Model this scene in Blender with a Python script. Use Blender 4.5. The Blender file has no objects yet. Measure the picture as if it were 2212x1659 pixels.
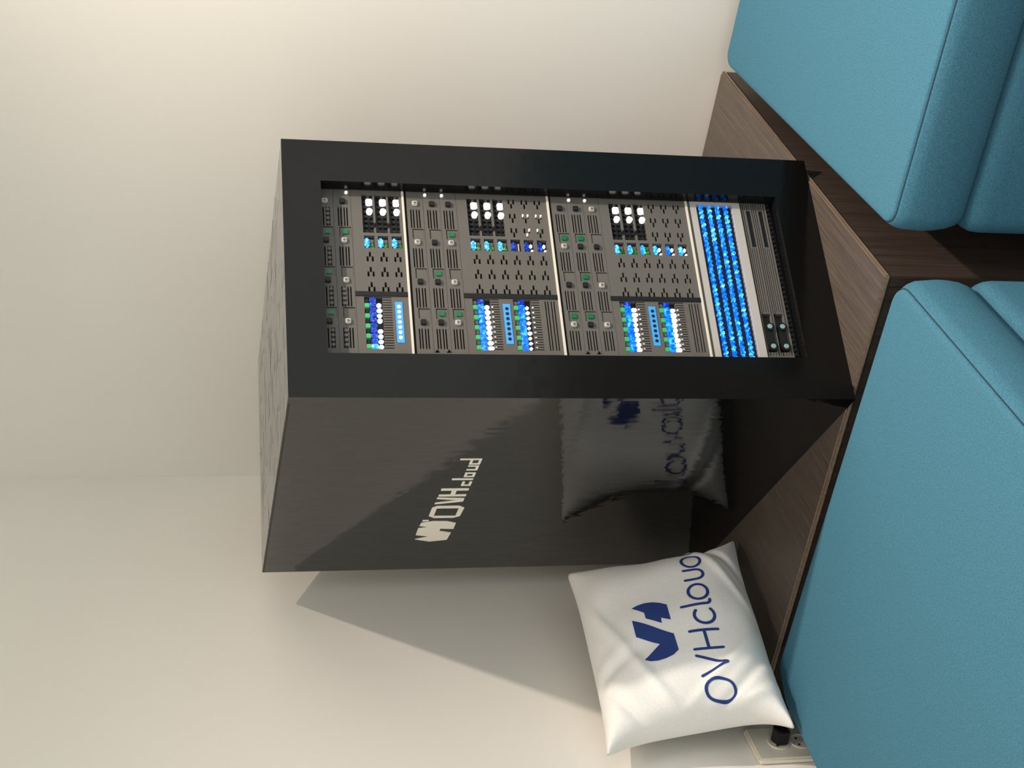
import bpy, bmesh, math, random
from mathutils import Vector, Matrix
from mathutils.geometry import tessellate_polygon
random.seed(7)

# ------------------------------------------------------------------ camera / light / exposure
SC = bpy.context.scene
COL = SC.collection
S = 0.8                    # metres per survey unit
Z0 = -1.16473              # survey height of the table top (camera = 0)
TZ = 0.48                  # table top above the floor
def W(p): return Vector((S*p[0], S*p[1], S*(p[2]-Z0)+TZ))
FOC, PITCH, ROLL = 3139.83, math.radians(12.695), math.radians(0.3229)

fw = Vector((0, math.cos(PITCH), -math.sin(PITCH)))
r0 = Vector((1, 0, 0)); u0 = Vector((0, math.sin(PITCH), math.cos(PITCH)))
rt = math.cos(ROLL)*r0 + math.sin(ROLL)*u0
up = -math.sin(ROLL)*r0 + math.cos(ROLL)*u0
cd = bpy.data.cameras.new('camera'); cam = bpy.data.objects.new('camera', cd); COL.objects.link(cam)
# the phone was held sideways: the picture's right is the world's down
mx = Matrix((-up, rt, -fw)).transposed().to_4x4(); mx.translation = W((0, 0, 0)); cam.matrix_world = mx
cd.sensor_fit = 'HORIZONTAL'; cd.sensor_width = 36; cd.lens = FOC/2212*36; cd.clip_start = .05
SC.camera = cam

wd = bpy.data.worlds.new('world'); SC.world = wd; wd.use_nodes = True
bg = wd.node_tree.nodes['Background']; bg.inputs[0].default_value = (.975, 1.0, .985, 1); bg.inputs[1].default_value = 1.42

def spot(name, loc, target, power, col, size, angle, blend):
    d = bpy.data.lights.new(name, 'SPOT'); d.energy = power; d.color = col
    d.shadow_soft_size = size; d.spot_size = math.radians(angle); d.spot_blend = blend
    o = bpy.data.objects.new(name, d); COL.objects.link(o); o.location = loc
    o.rotation_euler = (Vector(target)-Vector(loc)).to_track_quat('-Z', 'Y').to_euler()
    return o
KEY = W((1.47, 1.65, 1.62))
spot('downlight', KEY, KEY+Vector((0, 0, -1)), 342, (1, .87, .765), .026, 126, 1.0)
spot('downlight', W((.3, 1.3, 1.65)), W((.3, 1.3, -.6)), 95, (1, .87, .80), .28, 120, 1.0)  # added soft fill lamp that lifts the walls; only the one above is a downlight

vs = SC.view_settings
vs.view_transform = 'Standard'; vs.look = 'None'; vs.exposure = 0.0; vs.gamma = 1.0; vs.use_curve_mapping = False

# ------------------------------------------------------------------ materials
def srgb(r, g, b):
    f = lambda c: c/255/12.92 if c/255 <= .04045 else ((c/255+.055)/1.055)**2.4
    return (f(r), f(g), f(b), 1)
class N:
    def __init__(s, name):
        s.m = bpy.data.materials.new(name); s.m.use_nodes = True; s.t = s.m.node_tree
        s.b = s.t.nodes['Principled BSDF']
    def n(s, typ, **kw):
        x = s.t.nodes.new(typ)
        for k, v in kw.items():
            if k in x.inputs: x.inputs[k].default_value = v
            else: setattr(x, k, v)
        return x
    def l(s, a, b): s.t.links.new(a, b)
def plain(name, col, rough=.5, spec=.5, ior=1.45):
    k = N(name); k.b.inputs['Base Color'].default_value = col; k.b.inputs['Roughness'].default_value = rough
    k.b.inputs['IOR'].default_value = ior; k.b.inputs['Specular IOR Level'].default_value = spec
    return k.m
def glow(name, col, strength, base=(.1, .1, .1, 1)):
    k = N(name); k.b.inputs['Base Color'].default_value = base; k.b.inputs['Roughness'].default_value = .2
    k.b.inputs['Emission Color'].default_value = col; k.b.inputs['Emission Strength'].default_value = strength
    return k.m
def glow_noise(name, c0, c1, c2, s0, s1, scale=260):
    """lit clear plastic: sparkling uneven glow"""
    k = N(name); k.b.inputs['Base Color'].default_value = c0; k.b.inputs['Roughness'].default_value = .15
    g = k.n('ShaderNodeNewGeometry'); no = k.n('ShaderNodeTexNoise', Scale=scale, Detail=2.0)
    k.l(g.outputs['Position'], no.inputs['Vector'])
    cr = k.n('ShaderNodeValToRGB'); e = cr.color_ramp.elements
    e[0].position = .34; e[0].color = c0; e[1].position = .74; e[1].color = c2
    m = e.new(.52); m.color = c1
    k.l(no.outputs['Fac'], cr.inputs['Fac']); k.l(cr.outputs['Color'], k.b.inputs['Emission Color'])
    mr = k.n('ShaderNodeMapRange'); mr.inputs['From Min'].default_value = .38; mr.inputs['From Max'].default_value = .68
    mr.inputs['To Min'].default_value = s0; mr.inputs['To Max'].default_value = s1
    k.l(no.outputs['Fac'], mr.inputs['Value']); k.l(mr.outputs['Result'], k.b.inputs['Emission Strength'])
    return k.m
def wall_mat(name, col):
    k = N(name); k.b.inputs['Roughness'].default_value = .6; k.b.inputs['Specular IOR Level'].default_value = .25
    tc = k.n('ShaderNodeTexCoord'); no = k.n('ShaderNodeTexNoise', Scale=190.0, Detail=3.0)
    k.l(tc.outputs['Object'], no.inputs['Vector'])
    bu = k.n('ShaderNodeBump', Strength=.12, Distance=.0010); k.l(no.outputs['Fac'], bu.inputs['Height'])
    k.l(bu.outputs['Normal'], k.b.inputs['Normal'])
    n2 = k.n('ShaderNodeTexNoise', Scale=2.0, Detail=2.0); k.l(tc.outputs['Object'], n2.inputs['Vector'])
    mi = k.n('ShaderNodeMix', data_type='RGBA'); mi.inputs[6].default_value = col
    mi.inputs[7].default_value = tuple(c*.96 for c in col[:3])+(1,)
    k.l(n2.outputs['Fac'], mi.inputs[0]); k.l(mi.outputs[2], k.b.inputs['Base Color'])
    return k.m
def fabric(name, c0, c1):
    k = N(name); k.b.inputs['Roughness'].default_value = .9; k.b.inputs['Specular IOR Level'].default_value = .15
    k.b.inputs['Sheen Weight'].default_value = .25; k.b.inputs['Sheen Roughness'].default_value = .4
    k.b.inputs['Sheen Tint'].default_value = c1
    tc = k.n('ShaderNodeTexCoord')
    a = k.n('ShaderNodeTexNoise', Scale=520.0, Detail=3.0, Roughness=.7); k.l(tc.outputs['Object'], a.inputs['Vector'])
    r = k.n('ShaderNodeValToRGB'); e = r.color_ramp.elements
    e[0].position = .32; e[0].color = c0; e[1].position = .7; e[1].color = c1
    k.l(a.outputs['Fac'], r.inputs['Fac']); k.l(r.outputs['Color'], k.b.inputs['Base Color'])
    w = k.n('ShaderNodeTexNoise', Scale=700.0, Detail=2.0); k.l(tc.outputs['Object'], w.inputs['Vector'])
    bu = k.n('ShaderNodeBump', Strength=.35, Distance=.0008); k.l(w.outputs['Fac'], bu.inputs['Height'])
    k.l(bu.outputs['Normal'], k.b.inputs['Normal'])
    return k.m
def wood(name, c0, c1, scl, rotz, rough=.38):
    k = N(name); k.b.inputs['Roughness'].default_value = rough; k.b.inputs['Specular IOR Level'].default_value = .4
    tc = k.n('ShaderNodeTexCoord'); mp = k.n('ShaderNodeMapping')
    mr = k.n('ShaderNodeMapping'); mr.inputs['Rotation'].default_value = (0, 0, -rotz); mp.inputs['Scale'].default_value = scl
    k.l(tc.outputs['Object'], mr.inputs['Vector']); k.l(mr.outputs['Vector'], mp.inputs['Vector'])
    no = k.n('ShaderNodeTexNoise', Scale=1.0, Detail=5.0, Roughness=.65, Distortion=.4); k.l(mp.outputs['Vector'], no.inputs['Vector'])
    r = k.n('ShaderNodeValToRGB'); e = r.color_ramp.elements
    e[0].position = .3; e[0].color = c0; e[1].position = .72; e[1].color = c1
    k.l(no.outputs['Fac'], r.inputs['Fac']); k.l(r.outputs['Color'], k.b.inputs['Base Color'])
    bu = k.n('ShaderNodeBump', Strength=.15, Distance=.0005); k.l(no.outputs['Fac'], bu.inputs['Height'])
    k.l(bu.outputs['Normal'], k.b.inputs['Normal'])
    return k.m
def brick_gloss(name, col, rough, cell, amp, spec=.5):
    """glossy black toy-brick skin: each small brick leans a hair differently"""
    k = N(name); k.b.inputs['Base Color'].default_value = col; k.b.inputs['Roughness'].default_value = rough
    k.b.inputs['IOR'].default_value = 1.5; k.b.inputs['Specular IOR Level'].default_value = spec
    tc = k.n('ShaderNodeTexCoord'); mu = k.n('ShaderNodeVectorMath', operation='DIVIDE'); mu.inputs[1].default_value = cell
    k.l(tc.outputs['Object'], mu.inputs[0])
    fl = k.n('ShaderNodeVectorMath', operation='FLOOR'); k.l(mu.outputs[0], fl.inputs[0])
    wn = k.n('ShaderNodeTexWhiteNoise', noise_dimensions='3D'); k.l(fl.outputs[0], wn.inputs['Vector'])
    sb = k.n('ShaderNodeVectorMath', operation='SUBTRACT'); sb.inputs[1].default_value = (.5, .5, .5); k.l(wn.outputs['Color'], sb.inputs[0])
    sc = k.n('ShaderNodeVectorMath', operation='SCALE'); sc.inputs['Scale'].default_value = amp; k.l(sb.outputs[0], sc.inputs[0])
    ge = k.n('ShaderNodeNewGeometry'); ad = k.n('ShaderNodeVectorMath', operation='ADD')
    k.l(ge.outputs['Normal'], ad.inputs[0]); k.l(sc.outputs[0], ad.inputs[1])
    nz = k.n('ShaderNodeVectorMath', operation='NORMALIZE'); k.l(ad.outputs[0], nz.inputs[0]); k.l(nz.outputs[0], k.b.inputs['Normal'])
    return k.m

YAW = math.radians(26.2932)
M_WALL = wall_mat('painted_wall', srgb(232, 227, 217))
M_CEIL = plain('ceiling_paint', srgb(225, 222, 214), .8)
M_FLOOR = plain('floor_carpet', srgb(90, 88, 86), .9)
M_TEAL = fabric('teal_fabric', srgb(47, 88, 106), srgb(70, 117, 135))
M_SEAM = plain('dark_seam', srgb(21, 47, 57), .9)
ANG1 = math.atan2(.778, .511)
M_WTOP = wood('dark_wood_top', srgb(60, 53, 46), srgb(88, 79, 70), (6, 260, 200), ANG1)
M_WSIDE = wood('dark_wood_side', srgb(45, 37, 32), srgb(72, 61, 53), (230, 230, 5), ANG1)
M_WEDGEHI = wood('dark_wood_edge', srgb(104, 88, 74), srgb(150, 130, 110), (10, 200, 200), ANG1, .3)  # highlight along the board's edge, painted as lighter wood
M_SIDE = brick_gloss('gloss_black_side', (.0035, .0036, .0036, 1), .045, (.02, .008, .0288), .022)
M_TOP = brick_gloss('gloss_black_top', (.010, .010, .010, 1), .10, (.096, .032, .02), .016)
M_FRONT = brick_gloss('satin_black_front', (.0035, .0031, .0028, 1), .17, (.016, .008, .0096), .012, .25)
M_JAMB = plain('black_jamb', (.005, .005, .005, 1), .14, .16)
M_BLACK = plain('black_plastic', (.010, .010, .0105, 1), .35, .3)
M_DARK = plain('dark_cavity', (.006, .006, .007, 1), .6)
M_GREY = plain('grey_brick', srgb(89, 86, 81), .45, .3)
M_GREY2 = plain('grey_brick_side', srgb(86, 84, 79), .42, .4)
M_CREAM = plain('light_grey_brick', srgb(165, 161, 156), .4)
M_WHITE = plain('white_brick', srgb(238, 231, 216), .35)
M_SHELF = plain('pale_shelf', srgb(196, 190, 176), .4)
M_CLEAR = plain('clear_button', srgb(170, 169, 163), .12)
M_CLEARD = plain('clear_button_core', srgb(94, 93, 88), .15)
M_GREEN = plain('green_clear_tile', srgb(26, 94, 59), .2)
M_LGREEN = glow('lit_green_tile', srgb(70, 195, 110), .17, srgb(60, 150, 90))
M_BSTRIP = glow('azure_strip', srgb(60, 150, 215), .22, srgb(60, 140, 200))
M_BDOT = plain('navy_hole', srgb(8, 14, 40), .4)
M_BLUE = glow_noise('lit_blue', srgb(0, 72, 215), srgb(0, 128, 250), srgb(110, 215, 255), .7, 1.35, 190)
M_BLUED = glow_noise('deep_blue', srgb(0, 25, 120), srgb(10, 60, 210), srgb(90, 170, 255), .22, .9)
M_CYAN = glow_noise('lit_cyan', srgb(0, 110, 200), srgb(60, 190, 245), srgb(215, 250, 255), .8, 1.8)
M_GLOWG = glow_noise('lit_green_chip', srgb(10, 60, 20), srgb(50, 140, 30), srgb(150, 230, 90), .15, .9)
M_LED = glow('led_white', (1, .93, .84, 1), 2.6, (.8, .8, .8, 1))
M_LEDW = glow('led_warm', (1, .86, .66, 1), 1.8, (.8, .8, .8, 1))
M_LEDP = glow('led_pinkish', (1, .88, .84, 1), 1.5, (.8, .8, .8, 1))
M_LEDB = glow('led_ice', (.72, .9, 1, 1), 1.3, (.6, .7, .8, 1))
M_LENS = plain('glass_lens', srgb(120, 150, 150), .08)
M_CLOTH = fabric('white_cushion', srgb(219, 216, 210), srgb(233, 231, 225))
M_NAVY = plain('navy_print', srgb(46, 64, 119), .8, .1)
M_OUT = plain('outlet_plastic', srgb(222, 214, 198), .35)
M_HOLE = plain('outlet_hole', srgb(70, 66, 58), .6)

# ------------------------------------------------------------------ mesh helpers
class MB:
    def __init__(s): s.v = []; s.f = []
    def box(s, x0, x1, y0, y1, z0, z1):
        b = len(s.v)
        s.v += [(x0, y0, z0), (x1, y0, z0), (x1, y1, z0), (x0, y1, z0), (x0, y0, z1), (x1, y0, z1), (x1, y1, z1), (x0, y1, z1)]
        s.f += [tuple(b+i for i in q) for q in ((0, 3, 2, 1), (4, 5, 6, 7), (0, 1, 5, 4), (1, 2, 6, 5), (2, 3, 7, 6), (3, 0, 4, 7))]
        return s
    def prism(s, rings, y0, y1, axis='y'):
        """polygon (outer ring first, then holes) in x,z extruded from y0 (front) to y1"""
        pts = [p for r in rings for p in r]
        tri = tessellate_polygon([[Vector((p[0], p[1], 0)) for p in r] for r in rings])
        b = len(s.v); n = len(pts)
        P = (lambda a, c, d: (a, c, d)) if axis == 'y' else (lambda a, c, d: (c, a, d)) if axis == 'x' else (lambda a, c, d: (a, d, c))
        for p in pts: s.v.append(P(p[0], y0, p[1]))
        for p in pts: s.v.append(P(p[0], y1, p[1]))
        for t in tri:
            s.f.append((b+t[0], b+t[1], b+t[2])); s.f.append((b+n+t[2], b+n+t[1], b+n+t[0]))
        o = 0
        for r in rings:
            m = len(r)
            for i in range(m):
                j = (i+1) % m; s.f.append((b+o+i, b+o+j, b+n+o+j, b+n+o+i))
            o += m
        return s
    def cyl(s, c, r, y0, y1, n=12, r1=None):
        """cylinder along y"""
        r1 = r if r1 is None else r1; b = len(s.v)
        for i in range(n):
            a = 2*math.pi*i/n; s.v.append((c[0]+r*math.cos(a), y0, c[1]+r*math.sin(a)))
        for i in range(n):
            a = 2*math.pi*i/n; s.v.append((c[0]+r1*math.cos(a), y1, c[1]+r1*math.sin(a)))
        for i in range(n):
            j = (i+1) % n; s.f.append((b+i, b+j, b+n+j, b+n+i))
        s.f.append(tuple(b+i for i in reversed(range(n)))); s.f.append(tuple(b+n+i for i in range(n)))
        return s
    def mesh(s, name, mat, bevel=0, smooth=False, fix=True):
        me = bpy.data.meshes.new(name); me.from_pydata(s.v, [], s.f); me.update()
        if fix or bevel:
            bm = bmesh.new(); bm.from_mesh(me)
            bmesh.ops.recalc_face_normals(bm, faces=bm.faces)
            if bevel: bmesh.ops.bevel(bm, geom=bm.edges[:], offset=bevel, segments=2, affect='EDGES', clamp_overlap=True)
            bm.to_mesh(me); bm.free()
        me.materials.append(mat)
        if smooth:
            for p in me.polygons: p.use_smooth = True
            me.set_sharp_from_angle(angle=math.radians(40))
        return me
    def build(s, name, mat, parent=None, **kw): return link(name, s.mesh(name, mat, **kw), parent)
def link(name, me, parent=None, loc=None):
    o = bpy.data.objects.new(name, me); COL.objects.link(o)
    if parent: o.parent = parent
    if loc is not None: o.location = loc
    return o
def tag(o, label, cat, group=None):
    o['label'] = label; o['category'] = cat
    if group: o['group'] = group
    return o
def thing(name, label, cat, loc, rz=0.0, group=None):
    o = bpy.data.objects.new(name, None); COL.objects.link(o); o.empty_display_size = .05
    o.location = loc; o.rotation_euler = (0, 0, rz); return tag(o, label, cat, group)
def struct(o): o['kind'] = 'structure'; return o
def plate(rect, holes, y0, y1, back=False):
    """flat plate in x,z with rectangular through-holes; front at y0, back at y1"""
    us = sorted({rect[0], rect[1]} | {min(max(h[i], rect[0]), rect[1]) for h in holes for i in (0, 1)})
    vv = sorted({rect[2], rect[3]} | {min(max(h[i], rect[2]), rect[3]) for h in holes for i in (2, 3)})
    nu, nv = len(us)-1, len(vv)-1
    ui = {u: i for i, u in enumerate(us)}; vi = {v: i for i, v in enumerate(vv)}
    occ = [[True]*nv for _ in range(nu)]
    cl = lambda x, a, b: min(max(x, a), b)
    for h in holes:
        for i in range(ui[cl(h[0], rect[0], rect[1])], ui[cl(h[1], rect[0], rect[1])]):
            for j in range(vi[cl(h[2], rect[2], rect[3])], vi[cl(h[3], rect[2], rect[3])]): occ[i][j] = False
    m = MB()
    def quad(*p): b = len(m.v); m.v += p; m.f.append((b, b+1, b+2, b+3))
    for j in range(nv):
        i = 0
        while i < nu:
            if occ[i][j]:
                k = i
                while k < nu and occ[k][j]: k += 1
                quad((us[i], y0, vv[j]), (us[k], y0, vv[j]), (us[k], y0, vv[j+1]), (us[i], y0, vv[j+1]))
                if back: quad((us[i], y1, vv[j]), (us[i], y1, vv[j+1]), (us[k], y1, vv[j+1]), (us[k], y1, vv[j]))
                i = k
            else: i += 1
    O = lambda i, j: 0 <= i < nu and 0 <= j < nv and occ[i][j]
    for i in range(nu+1):                       # walls facing +-x
        for j in range(nv):
            a, b = O(i-1, j), O(i, j)
            if a != b:
                p = ((us[i], y0, vv[j]), (us[i], y1, vv[j]), (us[i], y1, vv[j+1]), (us[i], y0, vv[j+1]))
                quad(*(p if a else p[::-1]))
    for j in range(nv+1):                       # walls facing +-z
        i = 0
        while i < nu:
            a, b = O(i, j-1), O(i, j)
            if a != b:
                k = i
                while k < nu and (O(k, j-1), O(k, j)) == (a, b): k += 1
                p = ((us[i], y0, vv[j]), (us[k], y0, vv[j]), (us[k], y1, vv[j]), (us[i], y1, vv[j]))
                quad(*(p if a else p[::-1])); i = k
            else: i += 1
    return m

# ------------------------------------------------------------------ room shell
def v2(x, y): return Vector((x, y))
COR = v2(-.238, 3.751)
WL = v2(math.sin(math.radians(25.7)), math.cos(math.radians(25.7)))     # along the left wall, into the corner
WR = (v2(.705, 3.063)-COR).normalized()                                  # along the right wall, out of the corner
def isect(p, d, q, e):
    den = d.x*e.y-d.y*e.x; t = ((q.x-p.x)*e.y-(q.y-p.y)*e.x)/den
    return p+d*t
def slab(name, pts, z0, z1, mat, parent=None, bevel=0):
    m = MB(); m.prism([[(p.x*S, p.y*S) for p in pts]], z0, z1, axis='z')
    return m.build(name, mat, parent, bevel=bevel)
nl = v2(-WL.y, WL.x); nr = v2(-WR.y, WR.x)
if nr.dot(v2(0, 1)) < 0: nr = -nr
if nl.dot(v2(-1, 0)) < 0: nl = -nl
HW = 2.80
out = isect(COR+nl*.12, WL, COR+nr*.12, WR)
struct(slab('wall_left', [COR, COR-WL*4.2, COR-WL*4.2+nl*.12, out], 0, HW, M_WALL))
struct(slab('wall_right', [COR, COR+WR*4.2, COR+WR*4.2+nr*.12, out], 0, HW, M_WALL))
struct(slab('ceiling', [out, COR-WL*4.2+nl*.12, v2(-1.5, -1.0), v2(4.0, -1.0), COR+WR*4.2+nr*.12], HW, HW+.05, M_CEIL))
struct(slab('floor', [out, COR-WL*4.2+nl*.12, v2(-1.5, -1.5), v2(4.2, -1.5), COR+WR*4.2+nr*.12], -.04, 0, M_FLOOR))

# ------------------------------------------------------------------ corner table
T0 = v2(.188, 2.279); D1 = v2(.511, .778).normalized(); D2 = v2(-.712, .452).normalized()
TE1 = isect(T0, D1, COR, WR); TE2 = isect(T0, D2, COR, WL)
eps = .003
c_in = COR-nl*eps-nr*eps
tb = [T0, TE1-D1*eps, c_in, TE2-D2*eps]
t = thing('corner_table', 'dark wood corner table carrying the black cabinet, fitted between the two teal benches', 'table', (T0.x*S, T0.y*S, 0))
off = Vector((-T0.x*S, -T0.y*S, 0))
ins = .002/S
body = [T0+(D1+D2)*ins, TE1-D1*eps+D2*ins, c_in, TE2-D2*eps+D1*ins]
def side_panel(name, p, q, inward, z0, z1, th, mat):
    pts = [p, q, q+inward*th, p+inward*th]
    o = slab(name, pts, z0, z1, mat, t); o.location = off; return o
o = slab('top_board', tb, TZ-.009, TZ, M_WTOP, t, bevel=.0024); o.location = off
e = o.data; e.materials.append(M_WEDGEHI)
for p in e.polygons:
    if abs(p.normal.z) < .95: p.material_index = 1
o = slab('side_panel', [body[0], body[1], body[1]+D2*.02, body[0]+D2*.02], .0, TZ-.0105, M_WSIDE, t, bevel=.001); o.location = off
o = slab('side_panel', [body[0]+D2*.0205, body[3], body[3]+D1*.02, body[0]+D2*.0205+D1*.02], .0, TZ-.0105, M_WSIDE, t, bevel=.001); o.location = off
o = slab('inner_carcass', [body[0]+(D1+D2)*.021, body[1]+D2*.021, c_in, body[3]+D1*.021], .01, TZ-.0092, M_DARK, t); o.location = off

# ------------------------------------------------------------------ upholstered benches
def rounded(poly, rc, n=8):
    """ring centres + directions for a convex polygon (counter-clockwise) with corner radius rc"""
    m = len(poly); res = []
    for i in range(m):
        a, b, c = poly[i-1], poly[i], poly[(i+1) % m]
        d1 = (b-a).normalized(); d2 = (c-b).normalized()
        n1 = v2(d1.y, -d1.x); n2 = v2(d2.y, -d2.x)         # outward for ccw
        cen = isect(a-n1*rc, d1, b-n2*rc, d2)
        a1 = math.atan2(n1.y, n1.x); a2 = math.atan2(n2.y, n2.x)
        while a2 < a1: a2 += 2*math.pi
        for k in range(n+1):
            g = a1+(a2-a1)*k/n; res.append((cen, v2(math.cos(g), math.sin(g))))
    return res
def loft(poly, rc, prof):
    """prof: list of (inset, z) from the top cap to the bottom cap"""
    R = rounded(poly, rc); n = len(R); m = MB()
    for t_, z in prof:
        for c, d in R: p = c+d*(rc-t_); m.v.append((p.x, p.y, z))
    for k in range(len(prof)-1):
        for i in range(n):
            j = (i+1) % n; m.f.append((k*n+i, k*n+j, (k+1)*n+j, (k+1)*n+i))
    m.f.append(tuple(range(n))); m.f.append(tuple((len(prof)-1)*n+i for i in reversed(range(n))))
    return m
def bench(name, label, poly, ztop, zgap, seam_inset, rc):
    poly = [v2(p[0]*S, p[1]*S) for p in poly]
    area = sum(poly[i-1].x*poly[i].y-poly[i].x*poly[i-1].y for i in range(len(poly)))
    if area < 0: poly = poly[::-1]
    zt = TZ+ztop*S; zg = TZ+zgap*S; h = zt-zg
    root = thing(name, label, 'bench', (poly[0].x, poly[0].y, 0))
    P = [p-poly[0] for p in poly]
    si = seam_inset
    prof = [(rc*.8, zt), (si+.009, zt), (si+.003, zt-.0006), (si+.0008, zt-.0022), (si, zt-.0050), (si-.0016, zt-.0058), (si-.0035, zt-.0085),
            (si*.42, zt-.014), (si*.18, zt-.022), (0, zt-h*.5), (.0006, zt-h*.62), (.003, zt-h*.78), (.008, zg+.009), (.014, zg+.003), (.022, zg+.0005)]
    m = loft(P, rc, prof); cu = m.build('seat_cushion', M_TEAL, root, smooth=True)
    R = rounded(P, rc); s_ = MB(); n = len(R); k = 5
    for c, d in R:                                     # thin sewn seam sitting in the fold
        for q in range(k):
            a = 2*math.pi*q/k; p = c+d*(rc-(si-.0004)+.0011*math.cos(a)); s_.v.append((p.x, p.y, zt-.0054+.0011*math.sin(a)))
    for i in range(n):
        for q in range(k): s_.f.append((i*k+q, ((i+1) % n)*k+q, ((i+1) % n)*k+(q+1) % k, i*k+(q+1) % k))
    s_.build('seam', M_SEAM, cu, smooth=True)
    prof = [(.03, zg), (.02, zg-.0005), (.011, zg-.004), (.005, zg-.010), (.0015, zg-.018), (0, zg-.03), (0, .09), (.004, .082), (.01, .08)]
    loft(P, rc, prof).build('upholstered_base', M_TEAL, root, smooth=True)
    loft(P, rc, [(rc*.9, .081), (rc*.9, 0)]).build('plinth', M_BLACK, root)
    return root
sd = v2(.849, -.529).normalized()
PR = [v2(.2475, 2.223), v2(.700, 3.012), v2(.700, 3.012)+WR*2.3, v2(.2475, 2.223)+sd*2.6]
bench('upholstered_bench', 'teal fabric bench against the wall beyond the table, right of the black cabinet', PR, .02, -.115, .011, .034)['group'] = 'teal benches either side of the corner table'
fd = v2(-.23, -.369).normalized()
PL = [v2(.199, 2.232), v2(.199, 2.232)+fd*1.35, v2(-.735, 2.530)-WL*1.25, v2(-.742, 2.530), v2(-.640, 2.690), v2(-.560, 2.735)]
bench('upholstered_bench', 'teal fabric bench nearest the camera, below the white printed cushion', PL, .006, -.125, .014, .045)['group'] = 'teal benches either side of the corner table'

# ------------------------------------------------------------------ display cabinet
C0 = v2(-.02376, 2.38878)
CW, CD, CH = .4088, .6948, .800
CLOC = Vector((C0.x*S, C0.y*S, TZ))
U0, U1, V0, V1 = .066, .340, .060, .746           # window in the front
cab = thing('display_cabinet', 'tall glossy black brick-built cabinet with white logo on its side and a lit window', 'cabinet', CLOC, YAW)
FT = .020
plate((0, CW, 0, CH), [(U0, U1, V0, V1)], 0, FT, back=True).build('front_frame', M_FRONT, cab)
ff = [c for c in cab.children if c.name.startswith('front_frame')][0].data; ff.materials.append(M_JAMB); ff.materials.append(M_SIDE); ff.materials.append(M_TOP)
for p in ff.polygons:
    if U0-.001 < p.center.x < U1+.001 and V0-.001 < p.center.z < V1+.001: p.material_index = 1
    elif abs(p.normal.x) > .9: p.material_index = 2
    elif abs(p.normal.z) > .9: p.material_index = 3
MB().box(0, .004, FT, CD, 0, CH-.004).build('side_panel', M_SIDE, cab)
MB().box(CW-.004, CW, FT, CD, 0, CH-.004).build('side_panel', M_SIDE, cab)
MB().box(.004, CW-.004, CD-.004, CD, 0, CH-.004).build('back_panel', M_SIDE, cab)
MB().box(.004, CW-.004, FT, CD-.004, 0, .012).build('floor_panel', M_BLACK, cab)
# top: a bed of long black tiles that do not sit quite level
tb_ = MB().box(0, CW, FT, CD, CH-.004, CH-.0012).build('top_panel', M_BLACK, cab)
ty = FT; rows = 21; rd = (CD-FT)/rows
for r in range(rows):
    x = 0.0
    first = True
    while x < CW-1e-6:
        L = random.choice((.032, .048, .064, .096)) if not first else random.choice((.02, .036, .064, .08))
        first = False; x1 = min(CW, x+L)
        if CW-x1 < .012: x1 = CW
        m = MB().box(x+.0003, x1-.0003, ty+.0003, ty+rd-.0003, CH-.0012, CH)
        tl = [random.uniform(-.0002, .0002) for _ in range(4)]
        for i in range(4): a = m.v[4+i]; m.v[4+i] = (a[0], a[1], a[2]+tl[i])
        m.build('top_tile', M_TOP, cab); x = x1
    ty += rd

# white raised logo on the left side (s = distance back from the front edge, v = height)
LG = []
def rect(a, b, c, d): return [(a, c), (b, c), (b, d), (a, d)]
def ring(o, i): return [o, i]
LG.append(('logo_emblem', [[[(541.7, 556.3), (553.1, 530.6), (546.5, 501.8), (512.8, 500.2), (504, 521), (493, 521), (495.2, 498.9), (468.3, 499.2), (460, 514), (459.1, 538), (466, 556.5), (479.1, 557.7), (486, 541), (490.6, 558.1), (521.8, 557.7), (529, 533)]], [rect(453.5, 458.5, 546, 556)]]))
LG.append(('logo_letter', [[[(400, 549), (435, 549), (444, 539), (444, 508), (437, 498), (400, 497), (392.5, 506), (392.5, 541)], [(402, 541), (435.5, 541), (436.5, 505.5), (402, 505.5)]]]))
LG.append(('logo_letter', [[[(384, 547.5), (378.5, 547.5), (368, 512), (362, 547.5), (356.5, 547.5), (360, 503.8), (373.5, 503.8)]]]))
LG.append(('logo_letter', [[[(320, 503.5), (327.5, 503.5), (327.5, 521.5), (344.5, 521.5), (344.5, 503.5), (351.5, 503.5), (351.5, 546.5), (344.5, 546.5), (344.5, 529), (327.5, 529), (327.5, 546.5), (320, 546.5)]]]))
LG.append(('logo_letter', [[[(292.3, 503.5), (308.6, 503.5), (308.6, 518.6), (292.3, 518.6), (292.3, 514.5), (304.5, 514.5), (304.5, 507.5), (292.3, 507.5)]]]))
LG.append(('logo_letter', [[rect(280, 285.3, 504, 536.5)]]))
LG.append(('logo_letter', [[rect(257.3, 273.7, 504, 520.2), rect(261, 270, 507.8, 516.4)]]))
LG.append(('logo_letter', [[[(230, 504), (248, 504), (248, 520.5), (244.3, 520.5), (244.3, 508), (233.7, 508), (233.7, 520.5), (230, 520.5)]]]))
LG.append(('logo_letter', [[[(204.8, 504), (225.6, 504), (225.6, 520.6), (208.8, 520.6), (208.8, 536.8), (204.8, 536.8)], rect(208.8, 221.6, 507.8, 516.8)]]))
for nm, parts in LG:
    m = MB()
    for rings in parts:
        m.prism([[(p[0]/1000, p[1]/1000) for p in r] for r in rings], -.0009, .0005, axis='x')
    o = m.build(nm, M_WHITE, cab)
    o['label'] = 'white raised emblem' if 'emblem' in nm else 'white raised letter'

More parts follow.
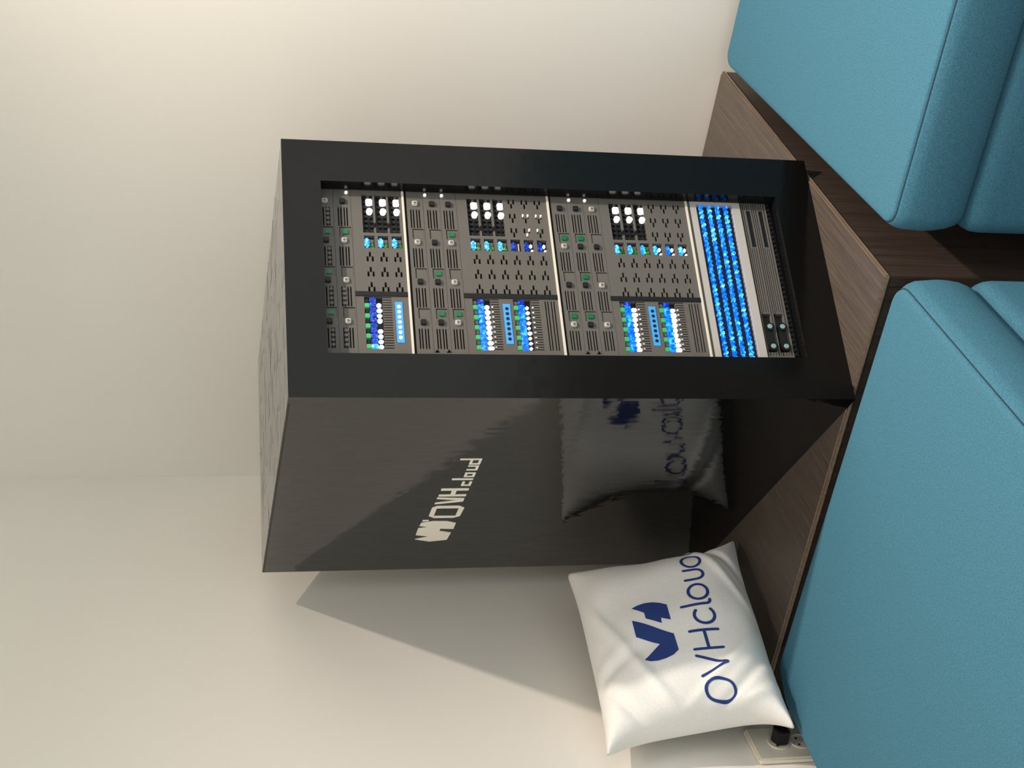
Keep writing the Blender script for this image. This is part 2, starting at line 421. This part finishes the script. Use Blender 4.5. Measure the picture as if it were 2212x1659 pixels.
# ------------------------------------------------------------------ brick-built servers behind the window
YM = .0225                                           # depth of the face behind the cabinet front
UL, UR = .060, .3462
mm = .001
def sroot(name, label, cat, v, group=None):
    p = Matrix.Rotation(YAW, 4, 'Z') @ Vector((0, YM, v*mm))
    return thing(name, label, cat, CLOC+p, YAW, group)
_cache = {}
def shared(key, fn):
    if key not in _cache: _cache[key] = fn()
    return _cache[key]
def blk(w, h, y0, y1, mat, bev=.0006, smooth=True, nm='block'):
    return shared(('blk', w, h, y0, y1, mat.name, bev), lambda: MB().box(-w/2*mm, w/2*mm, y0*mm, y1*mm, -h/2*mm, h/2*mm).mesh(nm, mat, bevel=bev, smooth=smooth))
def stud(r, y0, y1, mat, n=12, r1=None, nm='stud'):
    return shared(('stud', r, y0, y1, mat.name, n, r1), lambda: MB().cyl((0, 0), r*mm, y1*mm, y0*mm, n, None if r1 is None else r1*mm).mesh(nm, mat, smooth=True))
class Srv:
    def __init__(s, root, v): s.r = root; s.v = v
    def put(s, name, me, u, v, y=0, parent=None):
        if parent is None: return link(name, me, s.r, (u*mm, y*mm, (v-s.v)*mm))
        return link(name, me, parent, (u*mm, y*mm, v*mm))
COLS = (320.7, 255.6, 190.9, 126.2)

def left_group(S_, vg, holes, mode):
    """green squares, blue glow bar, white leds and grille; vg = height of the green row"""
    holes.append((84.2, 166, vg-22, vg+3.6))
    for i, u in enumerate((152.4, 136.2, 120.3, 104.7, 88.6)):
        S_.put('green_tile', blk(7.0, 6.6, -.4, 6, M_LGREEN), u, vg)
        g = blk(6.2, 5, 1.5, 6, M_GREY2 if mode != 'dark' else M_BLACK)
        S_.put('spacer_tile', g, u+8.1, vg)
    lit = {'dark': M_BLUED}.get(mode, M_BLUE)
    for i in range(10):
        u = 88.6+8.1*i
        m_ = lit
        if mode == 'dark' and i == 0: m_ = M_CYAN
        if mode != 'dark' and i == 9: m_ = M_BLUED
        S_.put('blue_brick', blk(8.0, 9.4, -.3, 6, m_, .0012), u, vg-8.2)
        if mode == 'dark':
            led_glow = (M_LEDP, M_LEDB, M_LEDB, M_LEDP, None, M_LEDB, M_LEDB, M_LEDB, M_LEDB, None)[i]
        else:
            led_glow = M_LEDP if i < 9 else None
        if led_glow is not None:
            w = random.uniform(4.8, 6.5); h = random.uniform(6.2, 9.0)
            if mode == 'soft': w *= .72; h *= .7
            S_.put('led', blk(round(w, 1), round(h, 1), .2, 6, led_glow, .0014), u, vg-17.6+(9-h)*.3)
            if mode != 'dark': S_.put('led', blk(2.4, 2.4, -.2, 6, led_glow, .0008), u+.4, vg-24.4)
    for i in range(21): holes.append((85+3.95*i, 86.5+3.95*i, vg-34.5, vg-22))

def yslot(holes, u, v, flip=False):
    k = -1 if flip else 1
    a = sorted((u, u-8.2*k)); b = sorted((u-7.4*k, u-15.6*k))
    holes.append((a[0], a[1], v-1.55, v+1.55))
    for d in (-3.6, 3.6): holes.append((b[0], b[1], v+d-1.55, v+d+1.55))

def led_bays(S_, vt, nrow, holes, seed):
    """right half: black stud bays with bright leds, lit windows and rows of forked slots; vt = top of first bay"""
    rnd = random.Random(seed)
    p = 19.6
    holes.append((270, 334.4, vt-53.4, vt))
    for k in range(2):                                # grey dividers between the bays
        vd = vt-17.4-p*k+.2
        S_.put('divider', shared(('dv1',), lambda: MB().box(-23.8*mm, 23.8*mm, 0, .006, -1.4*mm, 1.4*mm).mesh('divider', M_GREY)), 310.6, vd)
        S_.put('divider', shared(('dv2',), lambda: MB().box(-4.1*mm, 4.1*mm, 0, .006, -1.4*mm, 1.4*mm).mesh('divider', M_GREY)), 274.1, vd)
    for k in range(3):
        vc = vt-9.6-p*k
        for i in range(8):
            for j in range(2): S_.put('stud', stud(2.6, 3.0, 6.5, M_BLACK, 10), 330.6-8*i, vc+4-8*j)
        S_.put('led_holder', blk(9, 7, 3.2, 6, M_GREY2), 331.5-2.2, vc-1)
        S_.put('led', blk(10.2, 9.0, -.6, 5, M_LED, .0012), 322, vc-1)
        S_.put('led', stud(4.5, -.4, 5, M_LEDW, 14), 306.5, vc-1)
    for k in range(nrow):
        vc = vt-8-p*k
        holes.append((245.2, 265, vc-7.6, vc+7.2))
        bl = (M_CYAN, M_BLUE, M_CYAN)[rnd.randrange(3)] if seed != 2 or k < 3 else M_BLUED
        S_.put('glowing_brick', blk(15.5, 7.6, -.3, 5, bl, .0022), 254.5, vc+3.3)
        if k < 3: S_.put('green_chip', blk(7.2, 5.4, 1.0, 6, M_GLOWG, .001), 249.8, vc-4.0); S_.put('chip', blk(6.4, 6.2, 2.5, 6, M_GREY2), 257.2, vc-3.6)
        else:
            if not (seed == 2 and k == 3):
                S_.put('led', blk(6.0, 3.6, .5, 6, M_LEDP, .0014), 256, vc-3.2); S_.put('led', blk(3.0, 3.4, .5, 6, M_LEDW, .001), 248, vc-4.4)
            else: S_.put('chip', blk(13, 2.0, 1.5, 6, M_CREAM), 253, vc-4.4); S_.put('chip', blk(13, 1.6, 1.5, 6, M_GREY), 253, vc-1.2)
        for c in range(3): yslot(holes, 238.3-24.5*c, vc+.2)
    for k in range(3, nrow):
        vc = vt-8-p*k
        for c in range(3):
            yslot(holes, 318.2-24.6*c, vc+.4, True)
            if seed == 2 and c > 0 and k > 3:
                for du, dv in ((14.8, 3.6), (14.8, -3.6), (6.4, 0)):
                    if rnd.random() < .75: S_.put('led', stud(1.3, .6, 6, M_LEDW, 8), 318.2-24.6*c+du, vc+.4+dv)  # glowing studs painted in for led glimmer reflected in the slots

def strip_cells(S_, rows, btn, grn, holes):
    for r, v in enumerate(rows):
        for c, u in enumerate(COLS):
            k = btn[r][c]
            if k == 'b': S_.put('button', blk(8.2, 7.8, -3.6, 1, M_BLACK, .0009), u, v)
            else:
                o = S_.put('clear_button', blk(8.2, 8.2, -3.4, 1, M_CLEAR, .0012), u, v)
                S_.put('core', stud(2.0, -3.9, -3.0, M_CLEARD, 10), 0, 0, 0, o)
            for dv in (6.2, 2.5, -2.2, -6.0): holes.append((u-41, u-9.6, v+dv-1.0, v+dv+1.0))
            if c < 3: holes.append((u-58.5, u-42.2, v-10.6, v+5.8))
            g = grn[r][c] if c < 3 else None
            if c < 3:
                S_.put('recess_tile', blk(15.4, 15.4, 1.3, 7.5, M_GREY, .0002), u-50.75, v-2.85)
                if g == 'g': S_.put('green_stud', blk(9.6, 9.8, -.4, 3, M_GREEN, .0014), u-50.2, v-2.6)
        holes.append((79, 340, v-12.3, v-11.9))

def server(label, v0, vtop, rows, btn, grn, bays_top, nrow, lefts, strips, seed, notch):
    R = sroot('server_chassis', label, 'server', v0-1.5, 'servers stacked in the cabinet window')
    S_ = Srv(R, v0-1.5); holes = []
    strip_cells(S_, rows, btn, grn, holes)
    led_bays(S_, bays_top, nrow, holes, seed)
    for vg, mode in lefts: left_group(S_, vg, holes, mode)
    for v in strips:
        o = S_.put('azure_strip', blk(65, 11.6, -.6, 4, M_BSTRIP, .0006), 126, v)
        for i in range(7):
            if seed == 1: S_.put('lit_dot', stud(2.5, -.4, 1.5, M_LEDB if i not in (0, 6) else M_LED, 12), 24.4-8.05*i, 0, -.6, o)
            else: S_.put('dot', stud(2.5, -.5, 1.5, M_BDOT, 12), 24.2-8.05*i, 0, -.6, o)
    for v in notch:
        for i, hh in enumerate((3.4, 2.2, 1.0)): holes.append((79.5+1.6*i, 81.1+1.6*i, v-hh, v+hh))
    hb = bays_top+16.5 if nrow == 6 else bays_top+16
    S_.put('black_bar', shared(('bar', round(hb-v0, 1)), lambda: MB().box(-3.5*mm, 3.5*mm, -.0014, .004, 0, (hb-v0-2)*mm).mesh('black_bar', M_BLACK)), 170.2, v0+2)
    if nrow == 6:
        for dv in (217.4, 213.6, 208.6, 204.6): holes.append((84.5, 163.5, v0+dv-196.5-.9, v0+dv-196.5+.9))
    h2 = [(a*mm, b*mm, (c-v0+1.5)*mm, (d-v0+1.5)*mm) for a, b, c, d in holes]
    plate((UL, UR, .0035, (vtop-v0+1.5)*mm), h2, 0, .007).build('faceplate', M_GREY, R, fix=False)
    MB().box(UL, UR, -.0022, .007, 0, .0034).build('shelf_edge', M_SHELF, R, bevel=.0004)
    MB().box(UL, UR, .0072, .150, 0, (vtop-v0+5.0)*mm).build('chassis', M_DARK, R)
    for v in rows[:2] if seed > 1 else rows[1:2]:
        S_.put('spark_led', stud(1.9, -2.2, 1, M_LED, 8, 2.2), 335.5, v-15.6 if seed > 1 else v-6)
    return R, S_
G0 = '---'
server('grey server chassis at the bottom of the stack, just above the blue light panel', 196.5, 407, (395, 370.5, 346),
       ('bcbc', 'bbbb', 'cbcc'), ('g-g', 'ggg', '---'), 318.8, 6, ((319.2, 'full'), (260.6, 'full')), (275.3,), 2+1, (379, 362.7))
server('grey server chassis in the middle of the stack, with dim lights in its lower slots', 412, 622, (610.2, 585.5, 561.6),
       ('ccbb', 'bbbb', 'bccc'), ('---', '-gg', 'g-g'), 533.6, 6, ((534.6, 'full'), (476.2, 'soft')), (490.0,), 2, (593.4, 577.1))
R1, S1 = server('grey server chassis at the top of the stack, with white dots on its blue strip', 627, 780, (739.3, 714.2),
       ('cbbb', 'bccc'), ('ggg', 'g--'), 686.6, 3, ((687, 'dark'),), (643,), 1, ())
for c in range(4):                                   # stud vents of the topmost rows
    for k in range(4):
        S1.put('vent_stud', stud(2.6, -2.2, 1, M_GREY, 12), COLS[c]-14.5-7.4*k, 735.6)
        if c > 1: S1.put('vent_stud', stud(2.6, -2.2, 1, M_GREY, 12), COLS[c]-14.5-7.4*k, 718)

# blue light panel under the servers
Rb = sroot('light_panel', 'light grey panel framing four glowing blue rows of lights under the servers', 'light panel', 111)
Sb = Srv(Rb, 111)
plate((UL, .3445, 0, .0795), [(UL, .3362, .0125, .0702)], -.001, .007).build('panel_frame', M_CREAM, Rb, bevel=0)
MB().box(UL, .3462, .0072, .150, 0, .0840).build('chassis', M_DARK, Rb)
MB().box(UL, .3462, .0005, .0071, .0798, .0838).build('top_lip', M_GREY2, Rb)
lm = shared(('bled',), lambda: MB().cyl((0, 0), .0027, .0065, -.0002, 10, .0027).cyl((0, 0), .0027, -.0002, -.0018, 10, .0017).mesh('blue_led', M_BLUE, smooth=True))
lm2 = lm.copy(); lm2.materials.clear(); lm2.materials.append(M_CYAN)
for r, v in enumerate((172.2, 159.0, 145.9, 132.9)):
    Sb.put('light_bar', shared(('lbar',), lambda: MB().box(-137*mm, 137*mm, .003, .0065, -2.2*mm, 2.2*mm).mesh('light_bar', M_BLUE)), 199, v)
    for i in range(33):
        Sb.put('blue_led', lm2 if random.random() < .3 else lm, 332.6-7.98*i, v, random.uniform(-.4, .8))

# grooved drawer at the bottom
Rd = sroot('grooved_unit', 'grey grooved unit at the foot of the cabinet window, with two black slots', 'server', 12)
Sd = Srv(Rd, 12)
hs = []
for v in (108.6, 105.6, 91.6, 88.4, 85.2, 72): hs.append((80, 342, v-.7, v+.7))
for v in (102.6, 99.2, 95.9, 82.4, 79.0, 75.6): hs += [(152, 262, v-.6, v+.6), (329.5, 342, v-.6, v+.6)]
hs += [(264, 328.2, 94.2, 101.4), (264.2, 328.5, 74.6, 81.6), (86, 149.8, 93.4, 107.4), (86, 149.8, 74.0, 87.8)]
for k in range(8): hs.append((80.2, 85.4, 75.6+4*k, 76.8+4*k))
plate((UL, .3448, .0565, .0985), [(a*mm, b*mm, (c-12)*mm, (d-12)*mm) for a, b, c, d in hs], .0005, .007).build('faceplate', M_GREY, Rd, fix=False)
MB().box(UL, .3462, .0072, .150, .0004, .0985).build('chassis', M_DARK, Rd)
for v in (97.8, 78.1): Sd.put('slot_bar', blk(64, 6.6, 2, 7, M_BLACK, .0003), 296.2, v)
for v in (100, 80.2):
    Sd.put('holder', blk(38, 12.5, -1.0, 6, M_BLACK, .0012), 110.4, v)
    for u in (126.6, 94.1):
        o = Sd.put('clamp', stud(6.4, -4.0, 1, M_BLACK, 14), u, v)
        Sd.put('lens', stud(4.2, -5.0, -3.6, M_LENS, 14, 3.4), 0, 0, 0, o)
for i in range(33): Sd.put('tooth', blk(4.6, 4.6, -1.8, 3, M_BLACK, .0008), 338-8*i, 65.6)

# ------------------------------------------------------------------ printed cushion
BR = (-.331, 2.939, -1.155); BL = (-.657, 2.581, -1.143); TR = (-.413, 3.047, -.808); TL = (-.707, 2.643, -.782)
def lerp(a, b, t): return Vector(a).lerp(Vector(b), t)
PA = (Vector(BR)+Vector(TR)-Vector(BL)-Vector(TL)).normalized()
PB = (Vector(TR)+Vector(TL)-Vector(BR)-Vector(BL)).normalized()
PN = PA.cross(PB).normalized()
def pil(a, b, side=1):
    if a < 0: a2 = a*(1-(.19-.04*b)*(1-abs(b)**3.6)*abs(a)**2.5)
    else: a2 = a*(1-.24*(1-abs(b)**(1.7 if b > 0 else 3))*abs(a)**2.5)
    b2 = b*(1-.065*(1-abs(a)**4)*abs(b)**2.5)
    rc_ = .022*(abs(a*b))**14; a2 *= 1-rc_; b2 *= 1-rc_
    p = lerp(lerp(BL, BR, (a2+1)/2), lerp(TL, TR, (a2+1)/2), (b2+1)/2)
    t=max(0,(1-abs(a)**3.2))**.6*max(0,(1-abs(b)**3.2))**.6
    T=.098 if side>0 else .080
    w=0
    if side>0:
        w-=.016*math.exp(-((a+.42+.25*(b-.9))/.06)**2)*max(0,b)**2
        w+=.007*math.exp(-((a+.30+.25*(b-.9))/.06)**2)*max(0,b)**2
        w+=.008*math.exp(-((a*.8+b*.6+.72)/.05)**2)
        w-=.012*math.exp(-((a*.75+b*.66+.93)/.045)**2)
        w+=.012*math.exp(-((a*.85+b*.53+1.10)/.04)**2)
        w+=.007*math.exp(-((a*.5-b*.86+.62)/.06)**2)
        w-=.010*math.exp(-((a*.62-b*.78+1.02)/.05)**2)
        w-=.010*math.exp(-((a*.64-b*.77-.98)/.05)**2)
        w+=.007*math.exp(-((a*.55-b*.83-.80)/.05)**2)
        w+=.0035*math.sin(9*a+5*b)*math.sin(4*b-3*a)
    edge = .017*max(0, 1-max(abs(a), abs(b))**7)**.5           # the plump rim that keeps the ears thick
    return p+PN*((T*t+w*t**.5+edge*(1-t))*side)
pc = W(lerp(BL, BR, .5)); pc.z = W(BR).z
cush = thing('scatter_cushion', 'white scatter cushion with a navy printed emblem and lettering, leaning beside the cabinet', 'cushion', pc)
def pw(a, b, s=1): return W(pil(a, b, s))-pc
m = MB(); NG = 72
gr = [-math.cos(math.pi*i/NG)*.35+(-1+2*i/NG)*.65 for i in range(NG+1)]
for s in (1, -1):
    b0 = len(m.v)
    for a in gr:
        for b in gr: m.v.append(tuple(pw(a, b, s)))
    for i in range(NG):
        for j in range(NG):
            q = (b0+i*(NG+1)+j, b0+(i+1)*(NG+1)+j, b0+(i+1)*(NG+1)+j+1, b0+i*(NG+1)+j+1)
            m.f.append(q if s > 0 else q[::-1])
me = bpy.data.meshes.new('cover'); me.from_pydata(m.v, [], m.f)
bm = bmesh.new(); bm.from_mesh(me); bmesh.ops.remove_doubles(bm, verts=bm.verts, dist=.0003)
bmesh.ops.recalc_face_normals(bm, faces=bm.faces); bm.to_mesh(me); bm.free()
for p in me.polygons: p.use_smooth = True
me.materials.append(M_CLOTH); link('cover', me, cush)
def on_pillow(a, b):
    a = max(-.985, min(.985, a)); b = max(-.985, min(.985, b)); h = .004
    p = pw(a, b); n = (pw(a+h, b)-pw(a-h, b)).cross(pw(a, b+h)-pw(a, b-h)).normalized()
    return tuple(p+n*.0007)
XA, YB = 195., 150.                                   # mm per unit of a and b
def strokes(name, lines, w=5.1):
    m = MB()
    for pts in lines:
        P = [v2(p[0]*XA, p[1]*YB) for p in pts]; Q = [P[0]]
        for a, b in zip(P, P[1:]):
            n = max(1, int((b-a).length/2.0))
            Q += [a+(b-a)*k/n for k in range(1, n+1)]
        closed = (P[0]-P[-1]).length < .01
        row = []
        for i, q in enumerate(Q):
            if closed: d = (Q[(i+1) % (len(Q)-1)]-Q[i-1 if i else -2]).normalized()
            else: d = (Q[min(i+1, len(Q)-1)]-Q[max(i-1, 0)]).normalized()
            nn = v2(-d.y, d.x)*w/2; row.append((q+nn, q, q-nn))
        if not closed:                                # rounded ends
            for end in (0, -1):
                d = (Q[0]-Q[1]).normalized() if end == 0 else (Q[-1]-Q[-2]).normalized(); nn = v2(-d.y, d.x)*(1 if end else -1)
                ex = [(Q[end]+d*w*.5*math.sin(g)+nn*w*.5*math.cos(g), Q[end]+d*w*.5*math.sin(g), Q[end]+d*w*.5*math.sin(g)-nn*w*.5*math.cos(g)) for g in (.5, 1.0, 1.45)]
                if end == 0: row = [(c, b, a) if False else (a, b, c) for a, b, c in reversed(ex)]+row
                else: row += ex
        b0 = len(m.v)
        for r in row:
            for q in r: m.v.append(on_pillow(q.x/XA, q.y/YB))
        for i in range(len(row)-1):
            for k in (0, 1): m.f.append((b0+3*i+k, b0+3*i+k+1, b0+3*i+4+k, b0+3*i+3+k))
    o = m.build(name, M_NAVY, cush, fix=False, smooth=True); o['label'] = 'navy printed letter'; return o
def ell(cx, cy, rx, ry, a0=0, a1=360, n=44): return [(cx+rx*math.cos(math.radians(a0+(a1-a0)*i/n)), cy+ry*math.sin(math.radians(a0+(a1-a0)*i/n))) for i in range(n+1)]
strokes('printed_letter', [ell(-.815, -.305, .104, .153)])
strokes('printed_letter', [[(-.664, -.150), (-.572, -.440)], [(-.572, -.440), (-.472, -.138)]])
strokes('printed_letter', [[(-.406, -.138), (-.406, -.442)], [(-.216, -.138), (-.216, -.442)], [(-.406, -.290), (-.216, -.290)]])
strokes('printed_letter', [ell(-.074, -.342, .079, .108, 48, 312)])
strokes('printed_letter', [[(.040, -.125), (.040, -.405)]+ell(.078, -.405, .038, .042, 180, 270, 6)])
strokes('printed_letter', [ell(.182, -.348, .088, .106)])
strokes('printed_letter', [[(.333, -.250), (.333, -.385)]+ell(.392, -.385, .058, .080, 180, 360, 14)+[(.450, -.258)]])
strokes('printed_letter', [ell(.580, -.372, .092, .106), [(.77, -.14), (.77, -.48)]])
def patch(name, poly, step=.012):
    m = MB(); lo = min(p[1] for p in poly); hi = max(p[1] for p in poly)
    def cuts(y):
        xs = []
        for p, q in zip(poly, poly[1:]+poly[:1]):
            if (p[1] <= y) != (q[1] <= y): xs.append(p[0]+(q[0]-p[0])*(y-p[1])/(q[1]-p[1]))
        return sorted(xs)
    n = int((hi-lo)/step)+1
    ys = sorted({lo+(hi-lo)*i/n for i in range(n+1)} | {p[1] for p in poly})
    for y0, y1 in zip(ys, ys[1:]):
        if y1-y0 < 1e-5: continue
        e_ = (y1-y0)*1e-3; c0, c1 = cuts(y0+e_), cuts(y1-e_)
        if len(c0) != len(c1): continue
        for k in range(0, len(c0)-1, 2):
            ns = max(1, int(max(c0[k+1]-c0[k], c1[k+1]-c1[k])/.02)+1)
            for i in range(ns):
                t0, t1 = i/ns, (i+1)/ns; b0 = len(m.v)
                for (ca, y, t_) in ((c0, y0, t0), (c0, y0, t1), (c1, y1, t1), (c1, y1, t0)):
                    m.v.append(on_pillow(ca[k]+(ca[k+1]-ca[k])*t_, y))
                m.f.append((b0, b0+1, b0+2, b0+3))
    o = m.build(name, M_NAVY, cush, fix=False, smooth=True); o['label'] = 'navy printed emblem half'; return o
patch('printed_emblem', [(.125, .402), (.142, .34), (.150, .26), (.146, .17), (.128, .09), (.100, .02), (-.062, .02), (-.030, .118), (-.082, .124), (-.017, .280), (.045, .280)])
patch('printed_emblem', [(-.008, .43), (-.20, .03), (-.377, .025), (-.418, .09), (-.438, .17), (-.446, .26), (-.438, .34), (-.418, .402), (-.278, .20), (-.182, .43)])

# ------------------------------------------------------------------ wall outlet and plug
RZL = math.atan2(-WL.y, -WL.x)                        # local +x runs along the wall out of the corner
def onwall(al, h): p = COR-WL*(al/800); return Vector((p.x*S, p.y*S, TZ+h*mm))
oc = onwall(906, -5)
outl = thing('wall_outlet', 'cream plastic double power outlet on the left wall, half hidden by cushion and bench', 'outlet', oc, RZL)
# local y points into the room or the wall; find the sign
inward = Vector((-nl.x, -nl.y)); ly = Vector((-math.sin(RZL), math.cos(RZL))); sg = 1 if ly.dot(inward) > 0 else -1
def yb(a, b): return tuple(sorted((sg*a, sg*b)))
y0_, y1_ = yb(.0005, .012)
MB().box(-.039, .039, y0_, y1_, -.115, .050).build('cover_plate', M_OUT, outl, bevel=.003, smooth=True)
for zc in (.005, -.032):
    ya, y_b = yb(.0122, .0142)
    ringm = MB(); n = 28; R_o, R_i = .0175, .0155
    ringm.prism([[(R_o*math.cos(2*math.pi*i/n), zc+R_o*math.sin(2*math.pi*i/n)) for i in range(n)], [(R_i*math.cos(2*math.pi*i/n), zc+R_i*math.sin(2*math.pi*i/n)) for i in range(n)]], ya, y_b)
    o = ringm.build('socket_ring', M_OUT, outl)
    ya, y_b = yb(.0121, .0127)
    for (dx, dz) in ((-.0075, .004), (.0075, .004)):
        hm = MB().cyl((dx, zc+dz), .0024, ya, y_b, 10); hm.build('socket_hole', M_HOLE, o)
    MB().box(-.004, .004, ya, y_b, zc-.011, zc-.0085).build('earth_slot', M_HOLE, o)
plug = thing('power_plug', 'black power plug in the cream outlet, its cable vanishing behind the cushion', 'plug', oc, RZL)
ya, y_b = yb(.0145, .040)
MB().prism([[(-.013, -.006), (.010, -.008), (.012, .010), (-.002, .018), (-.014, .012)]], ya, y_b).build('plug_body', M_BLACK, plug, bevel=.0015, smooth=True)
pts = [Vector((-.012, sg*.030, -.004)), Vector((-.026, sg*.034, -.010)), Vector((-.045, sg*.036, -.006)), Vector((-.075, sg*.036, .010)), Vector((-.11, sg*.030, .03))]
cm = MB(); n = 8
for i, p in enumerate(pts):
    d = (pts[min(i+1, len(pts)-1)]-pts[max(i-1, 0)]).normalized(); a = d.cross(Vector((0, 0, 1))).normalized(); b = a.cross(d)
    r_ = .006 if i < 2 else .0042
    for k in range(n):
        g = 2*math.pi*k/n; cm.v.append(tuple(p+a*r_*math.cos(g)+b*r_*math.sin(g)))
for i in range(len(pts)-1):
    for k in range(n): cm.f.append((i*n+k, i*n+(k+1) % n, (i+1)*n+(k+1) % n, (i+1)*n+k))
cm.f.append(tuple(range(n))); cm.f.append(tuple((len(pts)-1)*n+k for k in range(n)))
cm.build('cable', M_BLACK, plug, smooth=True)
